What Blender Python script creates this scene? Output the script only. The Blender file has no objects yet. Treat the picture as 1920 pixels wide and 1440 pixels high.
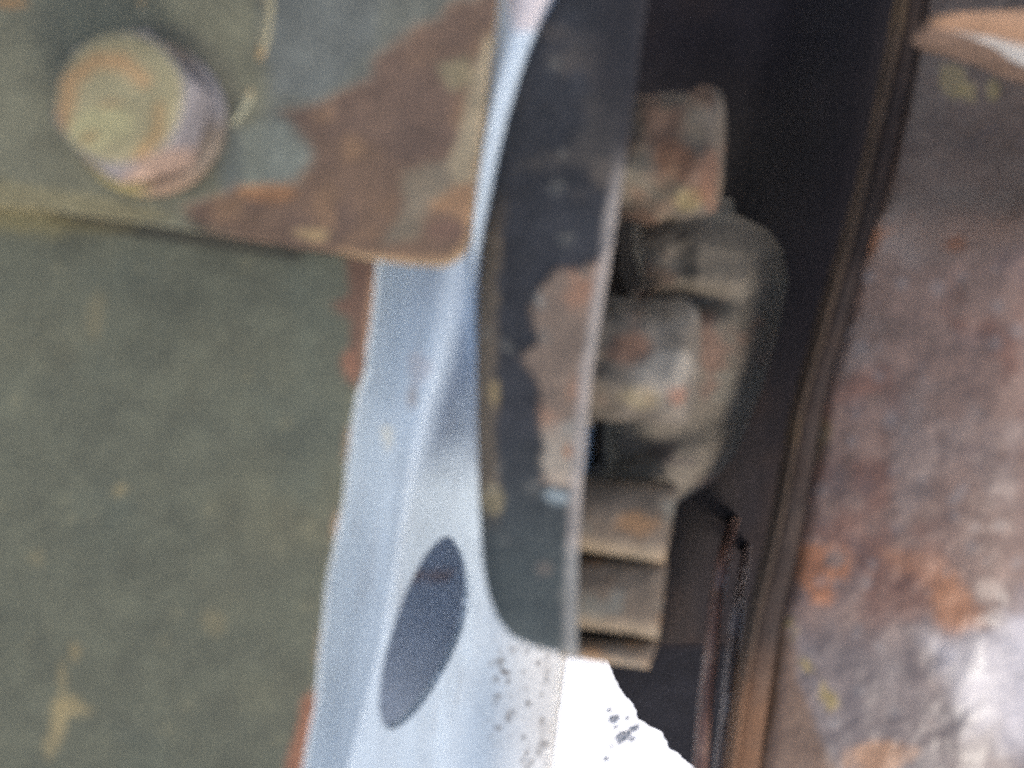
import bpy, math
import numpy as np
from mathutils import Matrix, Vector

# ------------------------------------------------------------------ camera
F = 1800.0                                   # focal length in photo pixels (1920 wide)
def unit(v):
    v = np.array(v, float); return v / np.linalg.norm(v)
# camera frame: x right, y away, z up in the picture; the sky lies towards UP
UP = unit((0.35, -0.58, -0.73))
XW = unit(np.array((1., 0, 0)) - UP[0] * UP)
YW = np.cross(UP, XW)
ROT = np.array([XW, YW, UP])                 # camera frame -> world
def cam_pt(px, py, d):
    px, py, d = np.broadcast_arrays(np.asarray(px, float), np.asarray(py, float), np.asarray(d, float))
    return np.stack([(px - 960) / F * d, d, -(py - 720) / F * d], -1)
CAM_H = -float(UP @ cam_pt(1150, 1350, 1.15))  # height of the lens above the ground
def W(p):
    return np.asarray(p) @ ROT.T + np.array((0, 0, CAM_H))
def P(px, py, d):
    return W(cam_pt(px, py, d))

sc = bpy.context.scene
COL = sc.collection
cd = bpy.data.cameras.new('camera'); cam = bpy.data.objects.new('camera', cd); COL.objects.link(cam)
cd.sensor_width = 36; cd.lens = 36 * F / 1920
cd.clip_start = .01; cd.clip_end = 100
m = np.eye(4); m[:3, 0] = ROT @ (1, 0, 0); m[:3, 1] = ROT @ (0, 0, 1); m[:3, 2] = ROT @ (0, -1, 0); m[:3, 3] = (0, 0, CAM_H)
cam.matrix_world = Matrix(m.tolist())
cd.dof.use_dof = True; cd.dof.focus_distance = .50; cd.dof.aperture_fstop = cd.lens / 4.2
sc.camera = cam

# ------------------------------------------------------------------ light
SUN = unit((0.42, -0.40, -0.80)); SW = ROT @ SUN
world = bpy.data.worlds.new('World'); sc.world = world; world.use_nodes = True
nt = world.node_tree; sky = nt.nodes.new('ShaderNodeTexSky'); sky.sky_type = 'NISHITA'; sky.sun_disc = False
sky.sun_elevation = math.asin(SW[2]); sky.sun_rotation = math.atan2(SW[0], SW[1])
sky.dust_density = 4.0; sky.air_density = 1.0
bg = nt.nodes['Background']; bg.inputs['Strength'].default_value = .13
nt.links.new(sky.outputs[0], bg.inputs[0])
sl = bpy.data.lights.new('sun', 'SUN'); sl.energy = 1.35; sl.angle = math.radians(22); sl.color = (1, .95, .88)
so = bpy.data.objects.new('sun', sl); COL.objects.link(so)
so.rotation_euler = Vector(SW.tolist()).to_track_quat('Z', 'Y').to_euler(); so.location = (0, 0, 2)
sc.view_settings.view_transform = 'Standard'; sc.view_settings.look = 'None'
sc.view_settings.gamma = 1; sc.view_settings.exposure = 0.78
sc.render.engine = 'CYCLES'
sc.cycles.max_bounces = 5; sc.cycles.diffuse_bounces = 4; sc.cycles.glossy_bounces = 2; sc.cycles.use_denoising = False
sc.cycles.use_adaptive_sampling = True; sc.cycles.adaptive_threshold = .06; sc.cycles.adaptive_min_samples = 16

# ------------------------------------------------------------------ numpy noise and colour
def vnoise(x, y, seed):
    xi = np.floor(x).astype(np.int64); yi = np.floor(y).astype(np.int64)
    fx = x - xi; fy = y - yi; fx = fx * fx * (3 - 2 * fx); fy = fy * fy * (3 - 2 * fy)
    def h(a, b):
        n = (a * 374761393 + b * 668265263 + seed * 974634777) & 0x7fffffff
        n = ((n ^ (n >> 13)) * 1274126177) & 0x7fffffff
        return ((n ^ (n >> 16)) & 0xffff) / 65535.0
    a = h(xi, yi) * (1 - fx) + h(xi + 1, yi) * fx
    b = h(xi, yi + 1) * (1 - fx) + h(xi + 1, yi + 1) * fx
    return a * (1 - fy) + b * fy
def fbm(x, y, s, oct=4, seed=0):
    x = np.asarray(x, float) / s; y = np.asarray(y, float) / s
    t = 0; amp = .5; tot = 0
    for o in range(oct):
        t = t + amp * vnoise(x * 2**o + 17.3 * o, y * 2**o - 9.1 * o, seed * 31 + o); tot += amp; amp *= .55
    return t / tot - .5
def sstep(a, b, x):
    t = np.clip((x - a) / (b - a), 0, 1); return t * t * (3 - 2 * t)
def lin(c):
    c = np.array(c, float) / 255
    return np.where(c <= .04045, c / 12.92, ((c + .055) / 1.055) ** 2.4)
def sdf(px, py, poly):
    poly = np.array(poly, float); d = np.full(px.shape, 1e9); inside = np.zeros(px.shape, bool)
    for (ax, ay), (bx, by) in zip(poly, np.roll(poly, -1, 0)):
        ex, ey = bx - ax, by - ay; wx, wy = px - ax, py - ay
        t = np.clip((wx * ex + wy * ey) / (ex * ex + ey * ey + 1e-9), 0, 1)
        d = np.minimum(d, np.hypot(wx - t * ex, wy - t * ey))
        c = ((ay <= py) != (by <= py)); xx = ax + (py - ay) * ex / (ey if abs(ey) > 1e-9 else 1e-9)
        inside ^= c & (px < xx)
    return np.where(inside, -d, d)
def patch(px, py, poly, soft=6, warp=18, ws=45, seed=1):
    qx = px + warp * 2 * fbm(px, py, ws, 4, seed); qy = py + warp * 2 * fbm(px, py, ws, 4, seed + 50)
    return sstep(soft, -soft, sdf(qx, qy, poly))
def line(px, py, pts, width, soft=8, warp=8, ws=30, seed=1):
    qx = px + warp * 2 * fbm(px, py, ws, 3, seed); qy = py + warp * 2 * fbm(px, py, ws, 3, seed + 50)
    d = np.full(px.shape, 1e9)
    for (ax, ay), (bx, by) in zip(pts[:-1], pts[1:]):
        ex, ey = bx - ax, by - ay
        t = np.clip(((qx - ax) * ex + (qy - ay) * ey) / (ex * ex + ey * ey), 0, 1)
        d = np.minimum(d, np.hypot(qx - ax - t * ex, qy - ay - t * ey))
    return sstep(width + soft, width - soft, d)
def spot(px, py, x, y, rx, ry=None, seed=3, warp=.6):
    ry = ry or rx
    q = np.hypot((px - x) / rx, (py - y) / ry) + warp * 2 * fbm(px, py, max(rx, ry) * .9, 4, seed)
    return sstep(1.15, .7, q)
class Paint:
    """builds a reflectance map (linear) over surface points"""
    def __init__(s, px, py, base, gain=1.0):
        s.px, s.py, s.g = px, py, gain
        s.c = np.ones(px.shape + (3,)) * lin(base) * gain
    def mix(s, col, mask):
        mask = np.clip(mask, 0, 1)[..., None]; s.c = s.c * (1 - mask) + lin(col) * s.g * mask; return s
    def vary(s, amt, scale, seed=0, oct=4):
        s.c = s.c * np.clip(1 + amt * 2 * fbm(s.px, s.py, scale, oct, seed), .1, 3)[..., None]; return s
    def clouds(s, col, scale, lo, hi, seed=0, amt=1.0):
        return s.mix(col, amt * sstep(lo, hi, fbm(s.px, s.py, scale, 5, seed)))

# ------------------------------------------------------------------ materials
def material(name, rough=.8, metal=0.0, grain=.18, grain_scale=900, bump=.4, bump_scale=700, spec=.35, blotch=.15):
    mt = bpy.data.materials.new(name); mt.use_nodes = True; t = mt.node_tree; N = t.nodes; L = t.links
    b = N['Principled BSDF']; b.inputs['Metallic'].default_value = metal
    b.inputs['Specular IOR Level'].default_value = spec
    at = N.new('ShaderNodeAttribute'); at.attribute_name = 'tint'
    tc = N.new('ShaderNodeTexCoord')
    n1 = N.new('ShaderNodeTexNoise'); n1.inputs['Scale'].default_value = grain_scale; n1.inputs['Detail'].default_value = 3; n1.inputs['Roughness'].default_value = .65
    n2 = N.new('ShaderNodeTexNoise'); n2.inputs['Scale'].default_value = 120; n2.inputs['Detail'].default_value = 4
    n3 = N.new('ShaderNodeTexNoise'); n3.inputs['Scale'].default_value = bump_scale; n3.inputs['Detail'].default_value = 4; n3.inputs['Roughness'].default_value = .6
    for n in (n1, n2, n3): L.new(tc.outputs['Object'], n.inputs['Vector'])
    r1 = N.new('ShaderNodeMapRange'); r1.inputs['From Min'].default_value = .3; r1.inputs['From Max'].default_value = .7
    r1.inputs['To Min'].default_value = 1 - grain; r1.inputs['To Max'].default_value = 1 + grain
    L.new(n1.outputs['Fac'], r1.inputs['Value'])
    r2 = N.new('ShaderNodeMapRange'); r2.inputs['From Min'].default_value = .3; r2.inputs['From Max'].default_value = .7
    r2.inputs['To Min'].default_value = 1 - blotch; r2.inputs['To Max'].default_value = 1 + blotch
    L.new(n2.outputs['Fac'], r2.inputs['Value'])
    mu = N.new('ShaderNodeMath'); mu.operation = 'MULTIPLY'; L.new(r1.outputs[0], mu.inputs[0]); L.new(r2.outputs[0], mu.inputs[1])
    vm = N.new('ShaderNodeVectorMath'); vm.operation = 'SCALE'; L.new(at.outputs['Color'], vm.inputs[0]); L.new(mu.outputs[0], vm.inputs['Scale'])
    L.new(vm.outputs[0], b.inputs['Base Color'])
    rr = N.new('ShaderNodeMapRange'); rr.inputs['From Min'].default_value = .3; rr.inputs['From Max'].default_value = .7
    rr.inputs['To Min'].default_value = max(.05, rough - .12); rr.inputs['To Max'].default_value = min(1, rough + .12)
    L.new(n2.outputs['Fac'], rr.inputs['Value']); L.new(rr.outputs[0], b.inputs['Roughness'])
    bp = N.new('ShaderNodeBump'); bp.inputs['Strength'].default_value = bump; bp.inputs['Distance'].default_value = .0006
    L.new(n3.outputs['Fac'], bp.inputs['Height']); L.new(bp.outputs[0], b.inputs['Normal'])
    return mt
M_PAINT = material('dirty_olive_paint', .75)
M_RUST = material('rusted_steel', .85, bump=.6)
M_ZINC = material('dull_zinc_steel', .55, grain=.06, bump=.12, blotch=.05)
M_BLACK = material('flaked_black_paint', .7, bump=.5)
M_DUST = material('dusty_steel', .95, spec=.15, bump=.6)
M_DRUM = material('wet_rusty_steel', .42, bump=.35, bump_scale=380, spec=.5)
M_DARK = material('shade_dark_steel', .9, spec=.1)  # near-black colour standing in for shade behind the parts
M_GROUND = material('pale_ground', .95, spec=.1, grain_scale=300, bump_scale=200)
M_PIPE = material('rusty_tube', .4, spec=.5)

# ------------------------------------------------------------------ mesh helpers
def tag(o, label, cat, group=None):
    o['label'] = label; o['category'] = cat
    if group: o['group'] = group
    return o
def empty(name, loc):
    o = bpy.data.objects.new(name, None); COL.objects.link(o); o.location = loc; o.empty_display_size = .01; return o
def mesh_obj(name, v, f, tint, mat, parent=None, base=None, smooth=True):
    v = np.asarray(v, float).reshape(-1, 3)
    if parent is not None:
        b = np.array(parent.location); q = parent
        while q.parent is not None:
            q = q.parent; b = b + np.array(q.location)
    else:
        b = np.array(base) if base is not None else v.mean(0)
    me = bpy.data.meshes.new(name); me.from_pydata((v - b).tolist(), [], [list(map(int, q)) for q in f])
    a = me.attributes.new('tint', 'FLOAT_COLOR', 'POINT')
    t = np.ones((len(v), 4)); t[:, :3] = np.asarray(tint).reshape(-1, 3) if np.ndim(tint) > 1 else tint
    a.data.foreach_set('color', t.astype(np.float32).ravel())
    me.materials.append(mat)
    if smooth: me.polygons.foreach_set('use_smooth', [True] * len(me.polygons))
    me.update()
    o = bpy.data.objects.new(name, me); COL.objects.link(o)
    if parent is not None: o.parent = parent
    else: o.location = b
    return o
def grid_faces(nv, nu, off=0, wrap=False):
    f = []
    for i in range(nv - 1):
        for j in range(nu if wrap else nu - 1):
            k = (j + 1) % nu
            f.append((off + i * nu + j, off + i * nu + k, off + (i + 1) * nu + k, off + (i + 1) * nu + j))
    return f
def edge_samples(n, length, near=(0, .8, 2, 4, 7, 11, 16)):
    a = np.array(near) / length
    mid = np.linspace(a[-1], 1 - a[-1], n)[1:-1]
    return np.concatenate([a, mid, 1 - a[::-1]])
def sheet(PX, PY, D, thick, tint_fn, edge_tint=None):
    """closed slab: front grid at pixel/depth (PX,PY,D), back behind it; returns verts, faces, tint"""
    nv, nu = PX.shape
    front = P(PX, PY, D).reshape(-1, 3)
    C = cam_pt(PX, PY, D).reshape(-1, 3); C[:, 1] += thick
    back = W(C)
    tf = tint_fn(PX, PY).reshape(-1, 3)
    if callable(edge_tint): edge_tint = edge_tint(PX, PY).reshape(-1, 3)
    tb = tf.copy() if edge_tint is None else np.ones_like(tf) * edge_tint
    v = [front, back]; t = [tf, tb]
    f = [q[::-1] for q in grid_faces(nv, nu)] + grid_faces(nv, nu, nv * nu)
    loop = [j for j in range(nu)] + [i * nu + nu - 1 for i in range(1, nv)] + \
           [(nv - 1) * nu + j for j in range(nu - 2, -1, -1)] + [i * nu for i in range(nv - 2, 0, -1)]
    # separate skirt so that the cut edge stays crisp and can carry its own tint
    n0 = 2 * nv * nu; la = np.array(loop)
    v += [front[la], back[la]]
    te = tf[la] if edge_tint is None else (edge_tint[la] if np.ndim(edge_tint) > 1 else np.ones((len(la), 3)) * edge_tint)
    t += [te, te]; n = len(la)
    for i in range(n):
        j = (i + 1) % n
        f.append((n0 + i, n0 + j, n0 + n + j, n0 + n + i))
    return np.concatenate(v), f, np.concatenate(t)
def interp_poly(pts, y):
    pts = sorted(pts, key=lambda p: p[1]); return np.interp(y, [p[1] for p in pts], [p[0] for p in pts])
def smooth_interp(ys, vals, y):
    """Catmull-Rom through (ys, vals)"""
    ys = np.array(ys, float); vals = np.array(vals, float)
    sl = np.gradient(vals, ys)
    i = np.clip(np.searchsorted(ys, y) - 1, 0, len(ys) - 2); h = ys[i + 1] - ys[i]; t = (y - ys[i]) / h
    return ((2*t**3 - 3*t**2 + 1) * vals[i] + (t**3 - 2*t**2 + t) * h * sl[i] + (-2*t**3 + 3*t**2) * vals[i+1] + (t**3 - t**2) * h * sl[i+1])
def edge_round(dist, r, depth):
    t = np.clip(1 - dist / r, 0, 1); return depth * (1 - np.sqrt(np.maximum(0, 1 - t * t)))

# ================================================================== ground
g = 3.0; n = 61
xs = np.linspace(-g, g, n); X, Y = np.meshgrid(xs, xs)
gb = P(1150, 1350, 1.15)
gv = np.stack([X + gb[0], Y + gb[1], .004 * fbm(X, Y, .05, 3, 9)], -1)
gt = np.ones((n * n, 3)) * .72
ground = mesh_obj('ground', gv, grid_faces(n, n), gt, M_GROUND, base=(gb[0], gb[1], 0)); ground['kind'] = 'structure'

# ================================================================== olive plate (lower left)
EDGE = [(726, 300), (705, 495), (694, 600), (686, 690), (668, 740), (650, 860), (640, 950), (622, 1030), (612, 1090), (596, 1250), (588, 1330), (566, 1440), (540, 1620)]
def build_plate():
    v = edge_samples(150, 1320); u = edge_samples(110, 900)
    U, V = np.meshgrid(u, v)
    PY = 290 + V * 1330
    R = interp_poly(EDGE, PY) + 7 * fbm(PY * 0, PY, 60, 4, 4)
    PX = -220 + U * (R + 220)
    D = .1915 + .0035 * (PY - 300) / 1300 + .0009 * fbm(PX, PY, 160, 4, 2)
    D = D + edge_round((1 - U) * 900, 12, .0015)
    def tint(px, py):
        p = Paint(px, py, (95, 96, 80))
        p.vary(.10, 300, 1).vary(.04, 60, 2).vary(.08, 16, 21, 2)
        p.clouds((102, 99, 79), 320, .0, .3, 5, .6).clouds((90, 96, 84), 200, .05, .3, 6, .4)
        p.mix((52, 48, 42), .85 * line(px, py, [(90, 410), (300, 441), (560, 479)], 8, 7, 3))  # painted shadow line under the bracket's lower edge
        p.mix((134, 124, 84), .6 * patch(px, py, [(-40, 340), (80, 400), (250, 430), (90, 440), (-40, 430)], 20, 14))
        rust = patch(px, py, [(640, 470), (720, 470), (700, 640), (672, 728), (650, 720), (655, 610), (625, 570), (660, 550)], 6, 12, 40, 7)
        p.mix((106, 80, 66), .9 * rust).mix((140, 100, 78), .8 * spot(px, py, 655, 690, 16, 36, 4))
        p.mix((140, 96, 72), .9 * patch(px, py, [(570, 1300), (600, 1300), (570, 1460), (530, 1460)], 6, 10, 30, 8))
        e = interp_poly(EDGE, py) - px
        p.mix((150, 120, 95), .6 * sstep(16, 4, e) * sstep(-.05, .12, fbm(px, py, 70, 3, 31)))
        for x, y, rx, ry, a in ((142, 1225, 8, 20, .8), (118, 1270, 9, 34, .7), (135, 1322, 24, 18, .9), (108, 1350, 14, 34, .9), (92, 1400, 13, 26, .6),
                                (225, 920, 14, 12, .6), (400, 1165, 22, 20, .35), (70, 1045, 14, 14, .3), (180, 590, 14, 40, .3), (160, 1330, 12, 10, .5)):
            p.mix((150, 134, 96), .75 * a * spot(px, py, x, y, rx * 1.2, ry * 1.2, int(x)))
        for k in range(26):
            r = np.random.RandomState(k); p.mix((122, 117, 92), .3 * spot(px, py, r.rand() * 600, 480 + r.rand() * 940, 5 + r.rand() * 12, None, k))
        return p.c
    return mesh_obj('steel_plate', *sheet(PX, PY, D, .006, tint, lin((188, 196, 198))), M_PAINT)
o = build_plate()
tag(o, 'large flat olive painted steel plate with rust nibbled right edge, below the bolted bracket', 'plate')

# ================================================================== bolted bracket (upper left)
def bracket_bottom(px):
    return np.interp(px, [-220, 80, 300, 550, 640, 760, 840, 900], [372, 392, 424, 462, 474, 490, 496, 497])
B_RIGHT = [(942, -160), (933, 0), (920, 100), (909, 200), (893, 330), (881, 430), (874, 520)]
def build_bracket():
    v = edge_samples(110, 620); u = edge_samples(120, 1100)
    U, V = np.meshgrid(u, v)
    rc = 62.0
    PX = -220 + U * 1100
    for _ in range(4):
        PY = -140 + V * (bracket_bottom(PX) + 140)
        dy = np.clip(rc - (bracket_bottom(PX) - PY), 0, rc)
        R = interp_poly(B_RIGHT, PY) - (rc - np.sqrt(rc * rc - dy * dy)) + 3 * fbm(PX * 0, PY, 30, 3, 5)
        PX = -220 + U * (R + 220)
    PY = PY + 2.5 * fbm(PX, PX * 0, 40, 3, 6) * (V > .9)
    D = .1808 + .0006 * fbm(PX, PY, 120, 4, 12)
    # left end is welded down: it sinks into the plate
    D = D + edge_round((1 - V) * 620, 5, .0006) + edge_round((1 - U) * 1100, 12, .0016)
    rustpoly = [(530, 205), (600, 185), (700, 150), (705, 105), (770, 60), (850, 10), (960, -40), (960, 520), (560, 520), (350, 420), (340, 390), (430, 350), (560, 345), (590, 290), (570, 250)]
    rp = patch(PX, PY, rustpoly, 8, 14, 50, 3)
    D = D + .0005 * rp + .0004 * fbm(PX, PY, 30, 3, 14) * rp
    def edge(px, py):
        p = Paint(px, py, (30, 26, 22)).vary(.3, 40, 4).mix((150, 132, 104), sstep(600, 700, px)).mix((128, 118, 84), .7 * sstep(120, 60, px)); return p.c  # lower edge painted near black to deepen the shadow gap
    def tint(px, py):
        p = Paint(px, py, (100, 101, 91))
        p.vary(.15, 200, 11).vary(.08, 40, 12)
        p.mix((109, 107, 86), sstep(520, 470, px + 30 * fbm(px, py, 80, 3, 2)) * .8)
        p.mix((100, 103, 97), patch(px, py, [(500, -20), (720, -20), (700, 90), (600, 190), (520, 170), (490, 60)], 14, 14) * .8)
        p.mix((120, 124, 112), patch(px, py, [(430, 240), (530, 225), (580, 300), (540, 345), (420, 350)], 14, 14) * .7)
        r = patch(px, py, rustpoly, 16, 20, 50, 3)
        p.mix((108, 86, 69), .95 * r)
        p.mix((98, 80, 68), .7 * r * sstep(-.05, .2, fbm(px, py, 70, 5, 15)))
        p.mix((128, 101, 76), .7 * r * sstep(.03, .25, fbm(px, py, 55, 5, 16)))
        p.mix((100, 82, 70), .6 * r * patch(px, py, [(620, 190), (760, 90), (850, 120), (850, 290), (760, 300), (640, 240)], 16, 14))
        # flaked paint left along the right edge
        cream = patch(px, py, [(880, 150), (915, 60), (930, 80), (905, 230), (895, 340), (850, 350), (840, 310), (862, 250)], 8, 10, 30, 8)
        p.mix((150, 138, 112), .8 * cream)
        p.mix((134, 124, 96), .8 * patch(px, py, [(820, 120), (880, 100), (890, 150), (840, 170)], 8, 10))
        p.mix((122, 116, 98), .6 * patch(px, py, [(755, 320), (830, 310), (850, 350), (800, 400), (780, 450), (720, 455), (760, 380)], 12, 14, 40, 5))
        p.mix((146, 114, 84), .7 * patch(px, py, [(800, 380), (870, 340), (900, 380), (890, 440), (840, 400)], 10, 14, 30, 6))
        p.mix((110, 86, 72), .9 * spot(px, py, 830, 430, 40, 22, 3))
        p.mix((152, 122, 90), .6 * line(px, py, [(640, 470), (740, 484), (850, 488), (885, 430), (900, 300)], 8, 8, 7))
        p.mix((158, 134, 96), .8 * spot(px, py, 590, 440, 34, 16, 9))
        p.mix((150, 108, 72), .6 * spot(px, py, 500, 360, 60, 18, 10))
        p.mix((130, 120, 86), .6 * patch(px, py, [(-40, 330), (120, 350), (250, 380), (320, 410), (250, 425), (80, 400), (-40, 390)], 14, 14))
        p.mix((150, 112, 70), .7 * spot(px, py, 20, 5, 40, 14, 4))
        p.vary(.16, 34, 33).vary(.12, 12, 34, 2)
        # shadow of the bolt painted on the bracket, with some dark grime
        d = np.hypot((px - 290) / 1.0, (py - 220) / 1.06)
        ang = np.arctan2(py - 220, px - 290)
        shade_grime = sstep(30, 6, np.abs(d - 150)) * sstep(-2.2, -1.7, ang) * sstep(.6, .0, ang)
        p.mix((72, 70, 66), .4 * shade_grime)
        p.mix((78, 84, 84), .4 * spot(px, py, 425, 305, 26, 60, 6))  # painted shadow to the right of the bolt
        return p.c
    t = empty('bolted_bracket', P(400, 420, .184))
    mesh_obj('plate', *sheet(PX, PY, D, .0058, tint, edge), M_PAINT, t)
    # cream weld bead / paint ridge standing on the plate
    def bead(pts, w, dd, col):
        w = w * 1.2
        pts = np.array(pts, float); s = np.linspace(0, len(pts) - 1, 40)
        cx = np.interp(s, np.arange(len(pts)), pts[:, 0]); cy = np.interp(s, np.arange(len(pts)), pts[:, 1])
        tx, ty = np.gradient(cx), np.gradient(cy); l = np.hypot(tx, ty); nx, ny = -ty / l, tx / l
        a = np.linspace(-1, 1, 9); A, S = np.meshgrid(a, np.arange(40))
        ww = w * (1 + .5 * fbm(s * 10, s * 0, 12, 3, 4)) * np.sqrt(np.clip(np.sin(np.linspace(.02, math.pi - .02, 40)) * 2.2, 0, 1))
        px = cx[S] + nx[S] * A * ww[S]; py = cy[S] + ny[S] * A * ww[S]
        d = .1816 - dd * (1 - A**2) * (ww[S] / w)
        p = Paint(px, py, col).vary(.2, 20, 3).mix((158, 128, 84), sstep(.0, .25, fbm(px, py, 40, 3, 5)) * .8)
        mesh_obj('weld_bead', P(px, py, d).reshape(-1, 3), [q[::-1] for q in grid_faces(40, 9)], p.c, M_PAINT, t)
    bead([(506, -70), (504, 20), (496, 80), (482, 118)], 12, .0014, (142, 136, 110))
    bead([(472, 160), (462, 190), (444, 220), (432, 236)], 10, .0012, (148, 146, 122))
    bead([(262, -60), (266, 0), (262, 44)], 8, .0009, (128, 126, 106))
    return t
t = build_bracket()
tag(t, 'grey green bracket with brown rust patch and rounded corner, bolted over olive plate', 'bracket')

# ================================================================== hex bolt
def frame_from_axis(ax, ref=(0, 0, 1)):
    ax = unit(ax); x = unit(np.cross(ref, ax)); y = np.cross(ax, x); return x, y, ax
def prism(center, axis, rings, nseg, radial, tint_fn, roll=0.0, jitter=0.0, seed=0):
    """rings: list of (height, scale); radial(angle)->radius. camera-frame coords in, world verts out"""
    x, y, a = frame_from_axis(axis); th = np.linspace(0, 2 * math.pi, nseg, endpoint=False)
    v = []; par = []
    for k, (h, s) in enumerate(rings):
        hx = s[1] if isinstance(s, tuple) else 0.0
        sc_ = s[0] if isinstance(s, tuple) else s
        r = radial(th) * sc_ * (1 - hx) + hx * sc_ * radial(np.array([0.]))[0] * np.ones(nseg)
        jt = jitter * fbm(np.cos(th) * 1.7 + h * 160, np.sin(th) * 1.7 - h * 90, 1.0, 4, seed)
        r = r + jt
        v.append(np.array(center) + a * h + np.outer(r * np.cos(th + roll), x) + np.outer(r * np.sin(th + roll), y))
        par.append(np.stack([th, np.full(nseg, h), r], -1))
    v = np.array(v); n = len(rings)
    f = grid_faces(n, nseg, 0, True)
    pts = v.reshape(-1, 3)
    f += [tuple(range(nseg))[::-1], tuple((n - 1) * nseg + i for i in range(nseg))]
    px = 960 + F * pts[:, 0] / pts[:, 1]; py = 720 - F * pts[:, 2] / pts[:, 1]
    return W(pts), f, tint_fn(px, py, np.array(par).reshape(-1, 3))
def hexr(R):
    def f(th):
        q = (th % (math.pi / 3)) - math.pi / 6
        return np.minimum(R * math.cos(math.pi / 6) / np.cos(q), R * .992)
    return f
def cap_rings(h, R, n=14):
    return [(h, (s, 1.0)) for s in np.linspace(1, .02, n)]
def build_bolt():
    base = cam_pt(284, 226, .1806)
    axis = unit((-.06, -1, .035))
    t = empty('hex_bolt', W(base))
    def tw(px, py, q):
        p = Paint(px, py, (118, 106, 92)).vary(.2, 40, 3)
        p.mix((138, 112, 90), .7 * sstep(300, 360, py)).mix((140, 130, 84), .8 * sstep(300, 240, px) * sstep(280, 340, py))
        p.mix((128, 126, 128), .7 * sstep(330, 400, px) * sstep(260, 200, py)); return p.c
    R = .0146
    rings = [(0, 1.0), (.0012, 1.0), (.0022, .985), (.0028, .95), (.003, .90), (.003, .6)]
    mesh_obj('washer', *prism(base, axis, rings, 96, lambda th: np.full(th.shape, R), tw, 0, .0006, 3), M_RUST, t)
    def th_(px, py, q):
        p = Paint(px, py, (126, 121, 120)).vary(.18, 50, 6)
        p.mix((144, 120, 102), .8 * patch(px, py, [(230, 330), (290, 285), (400, 270), (420, 330), (330, 400), (230, 380)], 14, 14, 40, 4))
        p.mix((190, 162, 142), .7 * spot(px, py, 285, 345, 30, 20, 5))
        face = np.clip(sstep(.0124, .0133, q[:, 1]), 0, 1)
        p.mix((144, 136, 106), face)
        p.mix((164, 158, 118), .7 * face * spot(px, py, 190, 240, 60, 40, 8))
        p.mix((166, 130, 92), .8 * face * line(px, py, [(112, 250), (130, 150), (180, 115), (235, 118), (270, 150)], 14, 12, 6))
        p.mix((146, 112, 74), .7 * face * line(px, py, [(300, 200), (296, 250), (262, 300), (200, 335), (160, 310)], 10, 10, 6))
        p.mix((136, 104, 72), .7 * face * spot(px, py, 168, 258, 16, 9, 3)).mix((140, 106, 76), .5 * face * spot(px, py, 210, 195, 18, 8, 3))
        p.mix((140, 106, 70), .6 * face * spot(px, py, 265, 288, 14, 14, 3))
        p.vary(.15, 24, 8); return p.c
    rings = [(.0022, 1.0), (.004, 1.0), (.006, 1.0), (.008, 1.0), (.0095, 1.0), (.0104, .995), (.0113, (.975, .2)), (.0122, (.93, .55)), (.0129, (.87, .85)), (.0134, (.80, 1.0)), (.0138, (.72, 1.0))]
    rings += [(.0138 + .0004 * (1 - s), (s, 1.0)) for s in (.6, .5, .4, .3, .2, .1, .03)]
    mesh_obj('head', *prism(base, axis, rings, 120, hexr(.0134), th_, math.radians(14), .0004, 7), M_DUST, t)
    return t
t = build_bolt()
tag(t, 'large rusty hex bolt head with washer fixed through the grey green bracket', 'bolt')

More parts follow.
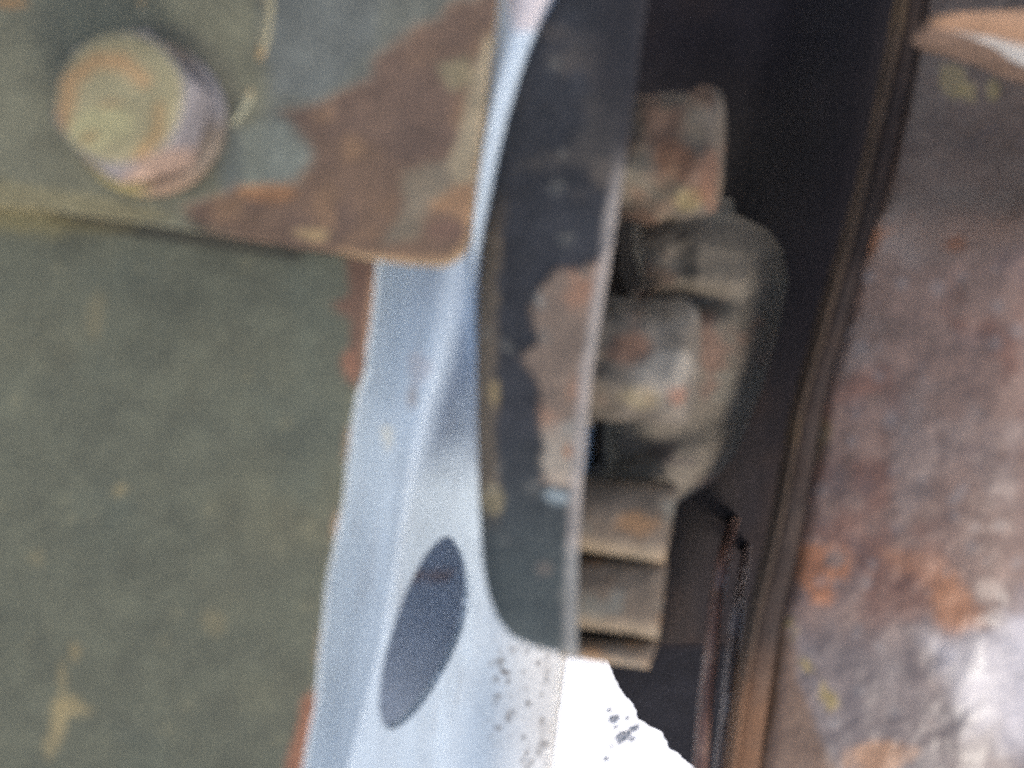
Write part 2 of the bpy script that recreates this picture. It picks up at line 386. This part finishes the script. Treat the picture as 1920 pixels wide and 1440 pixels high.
# ================================================================== pale channel rail with a round hole
def build_rail():
    rows = [-160, 0, 250, 480, 700, 950, 1200, 1440, 1620]
    #        behind plate     crevice          slope           hole left        hole right       shoulder        flat            edge
    base = [.2165, .2152, .2142, .2185, .2610, .2680, .2715, .2735, .2820]
    xs = {-160: (690, 790, 830, 880, 950, 1080, 1190, 1230, 1240), 0: (680, 775, 815, 870, 932, 1012, 1120, 1170, 1180),
          250: (660, 752, 795, 848, 900, 926, 1030, 1090, 1100), 480: (640, 728, 776, 828, 876, 897, 1000, 1080, 1090),
          700: (615, 706, 764, 815, 880, 908, 1030, 1110, 1120), 950: (570, 662, 734, 782, 884, 945, 1045, 1100, 1108),
          1200: (530, 630, 694, 742, 856, 950, 1026, 1060, 1068), 1440: (490, 590, 640, 676, 800, 925, 1002, 1030, 1037),
          1620: (460, 560, 600, 630, 760, 880, 972, 1006, 1014)}
    flat = [.2060, .2040, .1985, .1930, .1884, .1868, .2030, .2050, .2130]
    wt = {-160: 0, 0: 0, 250: 0, 480: .07, 700: .22, 950: .84, 1200: 1, 1440: 1, 1620: 1}
    cols = {r: [(x, a * wt[r] + b * (1 - wt[r])) for x, a, b in zip(xs[r], base, flat)] for r in rows}
    v = np.concatenate([np.linspace(-160, 985, 120)[:-1], np.linspace(985, 1385, 330)[:-1], np.linspace(1385, 1620, 40)])
    K = len(cols[0]); cp = np.array([[smooth_interp(rows, [cols[r][k][c] for r in rows], v) for c in range(2)] for k in range(K)])  # K,2,nv
    s = np.concatenate([np.linspace(0, 2.6, 50)[:-1], np.linspace(2.6, 4.6, 190)[:-1], np.linspace(4.6, K - 1, 50)])
    su = np.linspace(0, K - 1, 321); ker = np.hanning(47); ker /= ker.sum()
    PX = np.zeros((len(v), len(s))); D = PX.copy()
    for i in range(len(v)):
        for q, tgt in ((0, PX), (1, D)):
            y_ = np.pad(smooth_interp(np.arange(K), cp[:, q, i], su), 30, mode='reflect', reflect_type='odd')
            tgt[i] = np.interp(s, su, np.convolve(y_, ker, 'same')[30:-30])
    PY = np.repeat(v[:, None], len(s), 1)
    D = D + .0005 * fbm(PX, PY * .25, 60, 2, 3)
    C = cam_pt(PX, PY, D)
    # round hole: remove faces inside the circle, snap the rim onto it
    ci = np.argmin(np.hypot(PX - 798, PY - 1184)); hc = C.reshape(-1, 3)[ci]; r = .0242
    dist = np.linalg.norm(C - hc, axis=-1)
    inside = (dist < r) & (np.repeat(s[None], len(v), 0) > 2.2)
    nv, nu = PX.shape; Cf = C.reshape(-1, 3); inf = inside.reshape(-1)
    faces = [q[::-1] for q in grid_faces(nv, nu)]
    keep = [q for q in faces if not all(inf[list(q)])]
    used = set(k for q in keep for k in q)
    rim = [k for k in used if inf[k]]
    for k in rim:
        dvec = Cf[k] - hc; Cf[k] = hc + dvec / np.linalg.norm(dvec) * r
    def tint(px, py):
        p = Paint(px, py, (177, 190, 199), 1.0)
        p.vary(.10, 300, 3)
        p.c = p.c * (1 + .10 * fbm(px, py * .12, 26, 4, 8))[..., None]
        p.mix((150, 158, 164), .2 * sstep(.02, .2, fbm(px * 1.4, py * .22, 40, 4, 41)))
        for k in range(22):
            r_ = np.random.RandomState(k + 90); y_ = 500 + r_.rand() * 900; x_ = 640 + r_.rand() * 230
            p.mix((140, 134, 128), .35 * line(px, py, [(x_, y_), (x_ - 14 + 10 * r_.rand(), y_ + 40 + 90 * r_.rand())], 1.6, 2.5, 4, 20, k))
        p.mix((196, 198, 190), .9 * patch(px, py, [(712, 795), (735, 800), (738, 830), (722, 852), (716, 820)], 4, 6, 14, 3))
        p.mix((150, 132, 118), .5 * spot(px, py, 772, 742, 10, 22, 3)).mix((168, 140, 128), .25 * spot(px, py, 785, 690, 20, 40, 6))
        dirt = sstep(900, 1040, px) * sstep(1120, 1250, py)  # mask for the painted white bloom, shared with real dirt specks
        p.mix((230, 226, 218), .85 * dirt)  # overexposed bloom painted into the rail colour
        p.mix((140, 132, 122), .6 * dirt * sstep(.10, .24, fbm(px, py * .55, 34, 4, 19)) * sstep(1080, 960, px))
        p.mix((92, 86, 80), .9 * sstep(900, 950, px) * sstep(1180, 1250, py) * sstep(.17, .26, fbm(px, py * .6, 9, 2, 20)) * sstep(1060, 1000, px))
        p.mix((190, 168, 160), .6 * patch(px, py, [(940, -60), (1060, -60), (1000, 60), (965, 60)], 10, 6))
        return p.c
    idx = {k: i for i, k in enumerate(sorted(used))}
    fr = np.array(sorted(used))
    t = empty('channel_rail', P(700, 1500, .22))
    o = mesh_obj('web', W(Cf[fr]), [[idx[k] for k in q] for q in keep], tint(PX, PY).reshape(-1, 3)[fr], M_ZINC, t)
    sm = o.modifiers.new('sheet_thickness', 'SOLIDIFY'); sm.thickness = .0022; sm.offset = -1
    # inner wall of the box section, seen through the hole
    U, V = np.meshgrid(np.linspace(0, 1, 30), np.linspace(0, 1, 80)); BY = -160 + V * 1780; BX = 330 + U * 590
    def bt(px, py):
        p = Paint(px, py, (128, 138, 152)).vary(.15, 60, 3); p.mix((112, 84, 72), .8 * line(px, py, [(770, 1085), (800, 1074), (840, 1084)], 6, 6, 6)); return p.c
    mesh_obj('inner_wall', *sheet(BX, BY, .298 + 0 * BX, .002, bt), M_ZINC, t)
    return t
o = build_rail()
tag(o, 'pale bare metal rail with one round hole, right of the olive plate', 'rail')

# ================================================================== black side plate with rounded end
F_LEFT = [(1130, -160), (1040, 0), (1004, 50), (974, 105), (954, 160), (940, 210), (924, 310), (906, 430), (897, 560), (893, 700), (896, 900), (904, 1050), (914, 1110), (932, 1158), (956, 1190), (996, 1212), (1046, 1228)]
F_RIGHT = [(1235, -160), (1205, 60), (1188, 200), (1166, 350), (1146, 480), (1128, 590), (1112, 690), (1100, 800), (1092, 900), (1084, 1050), (1082, 1238)]
def build_side():
    u = edge_samples(60, 220); v = edge_samples(260, 1400)
    U, V = np.meshgrid(u, v)
    bottom = lambda px: np.interp(px, [890, 940, 985, 1085], [1170, 1190, 1206, 1238])
    PY = -150 + V * (1238 + 150)
    L = interp_poly(F_LEFT, PY); R = interp_poly(F_RIGHT, PY)
    # rounded lower left end
    k = sstep(1150, 1238, PY)
    L = np.where(PY > 1204, L + (PY - 1204) / 34 * 30, L)
    R = R + 1.5 * fbm(PY, PY * 0, 24, 3, 2)
    PX = L + U * (np.maximum(R, L + 6) - L)
    D = .1865 + .000003 * (PY - 400) + .003 * (1 - U)**2
    D = D + edge_round((1 - U) * 200, 9, .0008) + edge_round(U * 200, 30, .004) + edge_round((1 - V) * 1400, 26, .004)
    crust = [(1010, 540), (1050, 505), (1120, 490), (1150, 440), (1120, 640), (1098, 910), (1020, 905), (1012, 800), (1010, 720), (975, 665), (1005, 640), (995, 580)]
    cm = patch(PX, PY, crust, 4, 9, 30, 5)
    D = D - .0007 * cm + .0006 * fbm(PX, PY, 40, 4, 8)
    def tint(px, py):
        p = Paint(px, py, (46, 47, 50)).vary(.35, 120, 2).vary(.3, 40, 3).vary(.25, 14, 4, 2)
        p.mix((72, 79, 77), .9 * sstep(760, 1130, py + 60 * fbm(px, py, 70, 3, 4)))
        p.mix((86, 78, 70), .7 * sstep(.05, .3, fbm(px, py, 110, 4, 7)) * sstep(700, 500, py))
        p.mix((84, 76, 70), .4 * spot(px, py, 1130, 120, 40, 60, 3)).mix((80, 74, 67), .5 * patch(px, py, [(1100, 180), (1190, 160), (1160, 330), (1110, 320), (960, 310), (1000, 290), (1080, 280)], 20, 20))
        c = patch(px, py, crust, 9, 11, 30, 5)
        p.mix((118, 102, 88), .95 * c)
        p.mix((146, 108, 84), .8 * c * sstep(.0, .2, fbm(px, py, 60, 4, 9))).mix((126, 128, 122), .8 * c * sstep(.05, .25, fbm(px, py, 50, 4, 10)))
        p.mix((158, 148, 132), .8 * c * sstep(760, 860, py)).mix((150, 104, 70), .9 * spot(px, py, 1066, 846, 10, 12, 4))
        L = interp_poly(F_LEFT, py); e = px - L
        p.mix((104, 92, 76), .9 * sstep(46, 24, e + 22 * fbm(px, py, 40, 4, 12)) * sstep(330, 480, py) * sstep(1020, 900, py))
        p.mix((140, 122, 88), .8 * spot(px, py, 928, 735, 14, 26, 4)).mix((132, 120, 92), .8 * spot(px, py, 925, 935, 26, 30, 5))
        p.mix((140, 150, 150), .9 * spot(px, py, 1045, 932, 26, 14, 6)).mix((120, 108, 96), .5 * spot(px, py, 1020, 1068, 16, 14, 4))
        p.mix((33, 32, 35), .85 * sstep(340, 140, py) * sstep(1070, 1150, px))  # upper right painted dark so the rounded edge stays in shade
        for kk in range(14):
            r = np.random.RandomState(kk + 5); p.mix((114, 112, 104), .35 * spot(px, py, 910 + r.rand() * 170, 100 + r.rand() * 1050, 6 + r.rand() * 12, None, kk))
        R = interp_poly(F_RIGHT, py); e = R - px
        p.mix((150, 142, 134), .9 * sstep(30, 16, e + 8 * fbm(px, py, 40, 3, 13)) * sstep(250, 420, py)).mix((40, 38, 40), .8 * sstep(26, 12, e) * sstep(330, 230, py))  # lip painted lighter, its top stretch painted into shade
        p.mix((118, 124, 120), .5 * sstep(30, 14, e) * sstep(1000, 1060, py))
        return p.c
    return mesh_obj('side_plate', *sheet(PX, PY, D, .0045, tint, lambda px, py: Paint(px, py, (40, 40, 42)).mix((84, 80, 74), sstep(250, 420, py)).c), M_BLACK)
o = build_side()
tag(o, 'long black steel side plate with rounded lower end and flaking brown patch', 'side plate')

# ================================================================== hex nuts
def build_nut(cpx, cpy, d, R, L, axis, roll, label, seed, cols):
    c = cam_pt(cpx, cpy, d); t = empty('hex_nut', W(c))
    a = unit(axis)
    def tn(px, py, q):
        p = Paint(px, py, cols[0]).vary(.25, 70, seed).vary(.2, 22, seed + 1)
        for x, y, rx, ry, c in ((1250, 705, 44, 40, (170, 162, 148)), (1268, 742, 16, 14, (138, 88, 66)), (1180, 652, 36, 26, (126, 88, 68)), (1205, 745, 36, 18, (146, 134, 104)),
                                (1275, 300, 36, 34, (132, 92, 66)), (1290, 372, 24, 20, (146, 132, 92)), (1330, 330, 16, 50, (112, 78, 60)), (1200, 350, 30, 40, (122, 118, 104))):
            p.mix(c, .55 * spot(px, py, x, y, rx * 1.2, ry * 1.2, int(x)))
        p.mix(cols[1], .5 * sstep(.02, .2, fbm(px, py, 60, 4, seed + 2))).mix(cols[2], .4 * sstep(.05, .22, fbm(px, py, 50, 4, seed + 3)))
        return p.c
    rings = [(-.45 * L, (.6, 1.)), (-.5 * L + .0, (.86, 1.0)), (-.47 * L, (.93, .7)), (-.42 * L, (.98, .2))] + [(h * L, 1.0) for h in np.linspace(-.36, .31, 12)] + \
            [(.36 * L, (.985, .15)), (.41 * L, (.955, .4)), (.455 * L, (.91, .6)), (.485 * L, (.86, .8)), (.5 * L, (.78, 1.0)), (.505 * L, (.6, 1.0)), (.505 * L, (.4, 1.0)), (.505 * L, (.1, 1.0))]
    mesh_obj('body', *prism(c, a, rings, 96, hexr(R), tn, roll, .0045, seed), M_DUST, t)
    rings = [(-.62 * L, 1.0), (-.60 * L, 1.0), (-.49 * L, 1.0), (-.47 * L, .96), (-.47 * L, .5)]
    mesh_obj('washer', *prism(c, a, rings, 64, lambda th: np.full(th.shape, R * 1.12), tn, 0, .0006, seed + 4), M_DUST, t)
    return tag(t, label, 'nut', 'nuts beside the black side plate')
build_nut(1252, 292, .206, .0142, .022, (1, -.30, -.08), .45, 'dusty hex nut with orange rust, upper of two right of the black side plate', 11,
          ((96, 88, 78), (112, 80, 62), (116, 106, 88)))
build_nut(1206, 676, .203, .0136, .021, (1, -.34, -.10), .40, 'pale dusty hex nut, lower of two right of the flaking brown patch', 23,
          ((112, 104, 93), (116, 90, 74), (136, 129, 117)))

# ================================================================== housing behind the nuts
def build_housing():
    v = edge_samples(90, 560); u = edge_samples(60, 300); U, V = np.meshgrid(u, v)
    PY = 370 + V * 585
    Lf = [(1185, 370), (1188, 480), (1205, 530), (1160, 580), (1130, 700), (1135, 800), (1140, 870), (1100, 930), (1080, 960)]
    Rt = [(1380, 400), (1440, 430), (1470, 470), (1478, 530), (1456, 640), (1425, 740), (1385, 840), (1340, 900), (1270, 945), (1220, 965)]
    L = interp_poly(Lf, PY); R = interp_poly(Rt, PY); PX = L + U * (R - L)
    D = .2165 + .012 * (U - .45)**2 + .005 * fbm(PX, PY, 80, 4, 4)
    D = D + edge_round((1 - U) * 300, 190, .04) + edge_round(U * 300, 40, .008) + edge_round(V * 560, 110, .02) + edge_round((1 - V) * 560, 70, .010)
    # a groove between the two bosses
    D = D + .008 * np.exp(-((PY - (565 - .05 * (PX - 1300))) / 26)**2) * sstep(1420, 1330, PX)
    D = D - .004 * np.exp(-((PY - 650) / 90)**2) * sstep(1270, 1330, PX) + .004 * np.exp(-((PY - 800 + .35 * (PX - 1310)) / 30)**2) * sstep(1420, 1360, PX)
    def tint(px, py):
        p = Paint(px, py, (100, 93, 82)).vary(.22, 110, 4).vary(.2, 30, 5)
        p.clouds((108, 103, 92), 80, .05, .25, 6, .8).clouds((112, 84, 70), 70, .1, .28, 8, .6)
        p.mix((78, 70, 64), .8 * spot(px, py, 1245, 850, 26, 20, 3)).mix((78, 70, 66), .6 * spot(px, py, 1270, 868, 30, 8, 3))
        return p.c
    return mesh_obj('bearing_housing', *sheet(PX, PY, D, .03, tint, lin((60, 55, 50))), M_DUST)
o = build_housing()
tag(o, 'dusty brown cast housing with two rounded bosses behind the hex nuts', 'housing')

# ================================================================== stacked leaves under the housing
def build_leaf(quad, d0, seed, label):
    (ax, ay), (bx, by), (cx, cy), (dx, dy) = quad      # top left, top right, bottom right, bottom left
    v = edge_samples(26, 130); u = edge_samples(34, 170); U, V = np.meshgrid(u, v)
    PX = (ax * (1 - U) + bx * U) * (1 - V) + (dx * (1 - U) + cx * U) * V
    PY = (ay * (1 - U) + by * U) * (1 - V) + (dy * (1 - U) + cy * U) * V + 3 * fbm(PX, PX * 0, 40, 3, seed)
    D = d0 + .005 * (.62 - V)**2 * 2 + .0008 * fbm(PX, PY, 40, 4, seed) + edge_round((1 - V) * 130, 34, .006) + edge_round((1 - U) * 170, 30, .005) + edge_round(V * 130, 20, .003)
    def tint(px, py):
        p = Paint(px, py, (110, 98, 85)).vary(.22, 60, seed).vary(.15, 18, seed + 1)
        p.mix((142, 110, 80), .8 * sstep(.0, .2, fbm(px, py, 70, 4, seed + 2))).mix((120, 118, 108), .8 * sstep(.05, .25, fbm(px, py, 60, 4, seed + 3)))
        p.mix((154, 138, 114), .6 * sstep(.72, .95, V) if px.shape == V.shape else 0 * px)  # lit lower lip painted into the tint
        return p.c
    o = mesh_obj('steel_leaf', *sheet(PX, PY, D, .012, tint, lin((96, 88, 78))), M_DUST)
    return tag(o, label, 'leaf plate', 'stacked steel leaves')
build_leaf([(1050, 1192), (1236, 1200), (1216, 1254), (1050, 1232)], .2005, 71, 'lowest of three stacked rusty steel leaves, just above the white ground patch')
build_leaf([(1050, 1040), (1252, 1052), (1234, 1200), (1050, 1176)], .1985, 61, 'middle of three stacked rusty steel leaves right of the rounded plate end')
build_leaf([(1050, 895), (1272, 912), (1246, 1058), (1050, 1026)], .1965, 51, 'uppermost of three stacked rusty steel leaves, directly beneath the cast housing')

# ================================================================== added dark sheets standing for background shade
def simple_sheet(name, poly_l, poly_r, y0, y1, d_fn, thick, tint, mat, nv=60, nu=40, edge=None, rag=None):
    v = np.linspace(0, 1, nv); u = np.linspace(0, 1, nu); U, V = np.meshgrid(u, v); PY = y0 + V * (y1 - y0)
    L = interp_poly(poly_l, PY); R = interp_poly(poly_r, PY)
    if rag is not None: L = L + rag(PY)
    PX = L + U * (R - L)
    return mesh_obj(name, *sheet(PX, PY, d_fn(PX, PY), thick, tint, edge), mat)
def gap_shade_tint(px, py):
    return Paint(px, py, (44, 40, 42)).mix((60, 54, 49), sstep(1560, 1340, px + .28 * (py - 500) + 60 * fbm(px, py, 120, 3, 3)) * sstep(60, 300, py)).vary(.3, 150, 3).mix((64, 52, 46), .6 * sstep(.05, .3, fbm(px, py, 160, 4, 8))).c  # dark tone paints gap shade; paler left part paints a light haze
o = simple_sheet('gap_shade_panel', [(850, -500), (960, 900), (1100, 1200)], [(2300, -500), (2000, 900), (1800, 1206)], -500, 1206, lambda x, y: .262 + .10 * sstep(1330, 1640, x + .28 * (y - 500)) + .004 * fbm(x, y, 120, 4, 2), .004, gap_shade_tint, M_DARK)  # added backing that hides the ground and stands for gap shade
tag(o, 'added dark panel standing for shade deep in the gap between side plate and drum', 'panel')
def rag(y):
    return 14 * fbm(y, y * 0, 26, 4, 3) + 9 * fbm(y, y * 0 + 50, 9, 3, 5)
def rag_tint(px, py):
    return Paint(px, py, (48, 47, 50)).vary(.3, 60, 4).mix((58, 50, 48), .7 * sstep(1225, 1200, py)).c
o = simple_sheet('ragged_shade_sheet', [(1120, 1196), (1146, 1250), (1160, 1290), (1186, 1322), (1196, 1345), (1236, 1370), (1252, 1402), (1290, 1430), (1325, 1456), (1420, 1560)],
                 [(1800, 1196), (1800, 1600)], 1196, 1560, lambda x, y: .37 + 0 * x, .003, rag_tint, M_DARK, 260, 30, lin((70, 76, 88)), rag)  # added sheet in place of shaded ground, shade put into its colour
tag(o, 'added dark sheet standing for shaded ground, its ragged edge beside the white ground patch', 'panel')

# ================================================================== drum on the right
RIM = [(1715, -200), (1690, 0), (1655, 180), (1608, 380), (1572, 500), (1532, 640), (1498, 760), (1468, 920), (1440, 1050), (1416, 1140), (1396, 1250), (1380, 1350), (1366, 1440), (1340, 1620)]
def build_drum():
    t = empty('rusty_drum', P(1750, 1500, .22))
    v = np.linspace(0, 1, 260); u = np.concatenate([np.linspace(0, .12, 24)[:-1], np.linspace(.12, 1, 150)]); U, V = np.meshgrid(u, v)
    PY = -200 + V * 1820
    L0 = smooth_interp([p[1] for p in RIM], [p[0] for p in RIM], PY)
    L = L0 + np.interp(PY, [-200, 400, 900, 1100, 1180, 1250, 1340, 1440, 1620], [22, 20, 24, 28, 28, 30, 32, 34, 40])
    PX = L + U * (2250 - L)
    # convex barrel: left silhouette far, bulging towards the lens on the right
    D = .198 + edge_round(U, .07, .012) + .022 * (1 - U)**2 + .07 * np.clip((U - .45) / .55, 0, 1)**2
    D = D + .014 * sstep(520, 300, PY + .10 * (PX - 1600) + 30 * fbm(PX, PY, 160, 3, 5))           # shoulder, upper part set back
    D = D + .036 * np.clip((PY - 420) / 1180, 0, 1)**2.2                                                      # curls away at the bottom
    D = D + .0016 * fbm(PX, PY, 120, 4, 3) + .0008 * fbm(PX, PY, 36, 4, 4)
    def tint(px, py):
        p = Paint(px, py, (122, 99, 86)).vary(.18, 200, 5).vary(.2, 60, 6).vary(.2, 20, 7)
        p.clouds((134, 118, 108), 90, .02, .22, 8, .6).clouds((112, 76, 60), 110, .06, .25, 9, .7).clouds((104, 86, 80), 70, .08, .25, 10, .5)
        p.mix((70, 60, 53), .8 * sstep(440, 370, py))  # shade of the upper drum painted as a darker tone
        p.mix((108, 103, 102), .6 * sstep(1120, 1240, py + 80 * fbm(px, py, 90, 4, 3)))
        p.mix((112, 86, 64), .85 * patch(px, py, [(1380, 1080), (1462, 1100), (1478, 1180), (1492, 1260), (1530, 1370), (1580, 1460), (1650, 1640), (1300, 1640), (1340, 1300)], 12, 14, 50, 9))
        p.mix((166, 108, 70), .8 * patch(px, py, [(1492, 1030), (1530, 1010), (1560, 1030), (1600, 1040), (1590, 1085), (1560, 1090), (1555, 1130), (1520, 1135), (1500, 1080)], 14, 18, 36, 4))
        p.mix((130, 112, 100), .8 * spot(px, py, 1562, 1052, 22, 16, 6))
        p.mix((166, 114, 78), .8 * patch(px, py, [(1740, 1100), (1790, 1085), (1830, 1130), (1850, 1170), (1800, 1190), (1760, 1160)], 18, 22, 40, 5))
        p.mix((160, 112, 80), .5 * patch(px, py, [(1640, 1030), (1760, 1040), (1800, 1090), (1680, 1080)], 14, 18))
        p.mix((146, 126, 68), .8 * line(px, py, [(1484, 1165), (1506, 1230), (1530, 1275), (1560, 1320)], 9, 8, 12, 16, 4) * sstep(-.12, .1, fbm(px, py, 26, 3, 3)))
        for x, y, r, a in ((1522, 792, 14, .6), (1514, 850, 16, .7), (1540, 805, 20, .5), (1497, 914, 9, .8), (1790, 150, 26, .8), (1815, 170, 18, .8), (1862, 172, 15, .9), (1520, 830, 26, .4)):
            p.mix((130, 116, 76), .75 * a * spot(px, py, x, y, r, r * 1.3, int(x)))
        p.mix((126, 82, 58), .8 * spot(px, py, 1795, 460, 26, 16, 4)).mix((150, 100, 68), .6 * patch(px, py, [(1590, 425), (1680, 430), (1640, 470), (1570, 480)], 10, 12))
        p.mix((166, 122, 84), .7 * spot(px, py, 1650, 1420, 60, 40, 6))
        p.mix((196, 192, 194), .6 * patch(px, py, [(1735, 1195), (1752, 1200), (1775, 1262), (1790, 1250), (1810, 1300), (1828, 1370), (1860, 1350), (1880, 1400), (1990, 1420), (1990, 1120), (1900, 1150), (1850, 1195), (1815, 1230)], 45, 40, 60, 8))  # painted highlight glow at the lower right
        for k in range(60):
            r = np.random.RandomState(k + 40); p.mix((136, 130, 126), .35 * spot(px, py, 1520 + r.rand() * 420, 480 + r.rand() * 900, 4 + r.rand() * 12, None, k))
        return p.c
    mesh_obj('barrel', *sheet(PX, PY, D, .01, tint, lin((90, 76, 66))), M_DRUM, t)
    # rolled rim: a flange band with a raised bead, left of the barrel
    def band(name, l_off, r_off, d0, bulge, cols, seed, y0=-200, y1=1620):
        v = np.linspace(0, 1, 200); u = np.linspace(0, 1, 14); U, V = np.meshgrid(u, v); PY = y0 + V * (y1 - y0)
        L0 = smooth_interp([p[1] for p in RIM], [p[0] for p in RIM], PY)
        lo = np.interp(PY, [p[0] for p in l_off], [p[1] for p in l_off]); ro = np.interp(PY, [p[0] for p in r_off], [p[1] for p in r_off])
        PX = L0 + lo + U * (ro - lo) + 2 * fbm(PY, PY * 0, 60, 3, seed)
        D = d0 - bulge * np.sqrt(np.clip(1 - (2 * U - 1)**2, 0, 1)) + .0005 * fbm(PX, PY, 30, 3, seed) + .036 * np.clip((PY - 420) / 1180, 0, 1)**2.2 + .014 * sstep(520, 300, PY)
        def tb(px, py):
            p = Paint(px, py, cols[0]).vary(.25, 70, seed).mix(cols[1], .8 * sstep(.0, .25, fbm(px, py, 90, 4, seed + 1)))
            p.mix((128, 92, 64), .6 * sstep(1180, 1330, py + 60 * fbm(px, py, 60, 3, 4))); return p.c
        mesh_obj(name, *sheet(PX, PY, D, .006, tb), M_RUST, t)
    band('rim', [(-200, 0), (1620, 0)], [(-200, 13), (900, 12), (1140, 14), (1300, 14), (1620, 16)], .2165, .002, ((70, 57, 46), (84, 68, 50)), 5)
    band('flange', [(-200, 11), (1620, 11)], [(-200, 44), (900, 48), (1100, 52), (1620, 60)], .2195, .001, ((58, 47, 41), (70, 56, 47)), 9)
    return t
t = build_drum()
tag(t, 'big rusty rounded steel drum with orange and yellow spots, filling the right side', 'drum')

# strap over the drum, top right
def build_strap():
    v = edge_samples(20, 90); u = edge_samples(60, 400); U, V = np.meshgrid(u, v)
    L = 1735 + 50 * np.abs(V - .45)**1.5; PX = L + U * (2200 - L)
    top = np.interp(PX, [1735, 1800, 1920, 2200], [30, 24, 18, -5]); bot = np.interp(PX, [1735, 1800, 1860, 1920, 2200], [68, 80, 98, 124, 200])
    PY = top + V * (bot - top)
    D = .186 + .016 * V**1.5 + .0005 * fbm(PX, PY, 30, 3, 3) + edge_round(U * 400, 60, .006)
    def tint(px, py):
        p = Paint(px, py, (144, 114, 90)).vary(.15, 50, 3)
        p.mix((180, 178, 172), .9 * sstep(.55, .75, V) if px.shape == V.shape else 0 * px)  # lower edge painted paler, as if catching light from below
        return p.c
    return mesh_obj('steel_strap', *sheet(PX, PY, D, .008, tint, lin((110, 90, 76))), M_RUST)
o = build_strap()
tag(o, 'short tan steel strap with pale lower edge above the drum, top right corner', 'strap')

# ================================================================== thin tubes between ragged shade sheet and drum
def tube(pts, r, col, col2, name, label, seed):
    pts = np.array(pts, float); s = np.linspace(0, len(pts) - 1, 70); k = np.arange(len(pts))
    cx, cy, cdp = (smooth_interp(k, pts[:, i], s) for i in range(3))
    C = cam_pt(cx, cy, cdp); T = np.gradient(C, axis=0); T /= np.linalg.norm(T, axis=1)[:, None]
    n1 = np.cross(T, (0, 1, 0)); n1 /= np.linalg.norm(n1, axis=1)[:, None]; n2 = np.cross(T, n1)
    a = np.linspace(0, 2 * math.pi, 20, endpoint=False); rr = r * (1 + .12 * fbm(s * 9, s * 0, 8, 3, seed))
    v = C[:, None] + rr[:, None, None] * (np.cos(a)[None, :, None] * n1[:, None] + np.sin(a)[None, :, None] * n2[:, None])
    px = 960 + F * v[..., 0] / v[..., 1]; py = 720 - F * v[..., 2] / v[..., 1]
    p = Paint(px, py, col).vary(.25, 40, seed).mix(col2, .8 * sstep(.0, .2, fbm(px, py, 60, 4, seed + 1)))
    f = [q[::-1] for q in grid_faces(70, 20, 0, True)] + [tuple(range(20)), tuple(69 * 20 + i for i in range(20))[::-1]]
    return tag(mesh_obj(name, W(v.reshape(-1, 3)), f, p.c, M_PIPE), label, 'tube', 'thin tubes beside the drum')
tube([(1384, 950, .36), (1362, 1030, .262), (1346, 1110, .254), (1334, 1220, .25), (1322, 1330, .247), (1312, 1450, .245), (1300, 1600, .243)], .0019, (108, 78, 66), (140, 112, 96), 'brake_tube', 'thin rusty tube next to the ragged shade sheet, left of two', 5)
tube([(1404, 1010, .36), (1388, 1110, .266), (1376, 1200, .258), (1364, 1330, .254), (1350, 1450, .25), (1335, 1600, .248)], .0017, (104, 90, 84), (140, 130, 126), 'brake_tube', 'thin brown grey tube close against the drum rim, right of two', 8)

# ================================================================== dark crumbs on the white ground
def crumb(px, py, r, seed, label):
    o_ = cam_pt(px, py, 1.0); tt = (-CAM_H) / float(UP @ o_); c = o_ * tt
    rs = np.random.RandomState(seed); nl, na = 7, 12
    th = np.linspace(.05, math.pi - .05, nl); ph = np.linspace(0, 2 * math.pi, na, endpoint=False)
    v = []
    for a in th:
        for b in ph:
            q = np.array([math.sin(a) * math.cos(b), math.sin(a) * math.sin(b), .6 * math.cos(a)])
            v.append(q * r * (.55 + .9 * rs.rand()))
    v = np.array(v) + W(c) + np.array((0, 0, r * .3))
    f = grid_faces(nl, na, 0, True) + [tuple(range(na))[::-1], tuple((nl - 1) * na + i for i in range(na))]
    return tag(mesh_obj('dirt_crumb', v, f, lin((150, 152, 156)), M_DUST, smooth=False), label, 'dirt crumb', 'dirt crumbs on the white ground patch')
crumb(1150, 1345, .0060, 1, 'upper dark dirt crumb lying on the white ground patch')
crumb(1168, 1376, .0100, 2, 'largest dark dirt crumb in the middle of the white ground patch')
crumb(1188, 1362, .0065, 3, 'dark dirt crumb nearest the ragged shade sheet edge')
crumb(1136, 1420, .0040, 4, 'tiny dark dirt crumb at the bottom of the white ground patch')
for k, (x, y, r) in enumerate(((1142, 1330, .0032), (1160, 1390, .0038), (1184, 1384, .0042), (1146, 1398, .0026), (1176, 1345, .003), (1154, 1362, .003))):
    crumb(x, y, r, 10 + k, 'tiny grey dirt crumb ' + ('at the left end of', 'directly below', 'at the lower right of', 'at the lower left of', 'at the upper right of', 'at the upper left of')[k] + ' the dark crumb cluster on white ground')
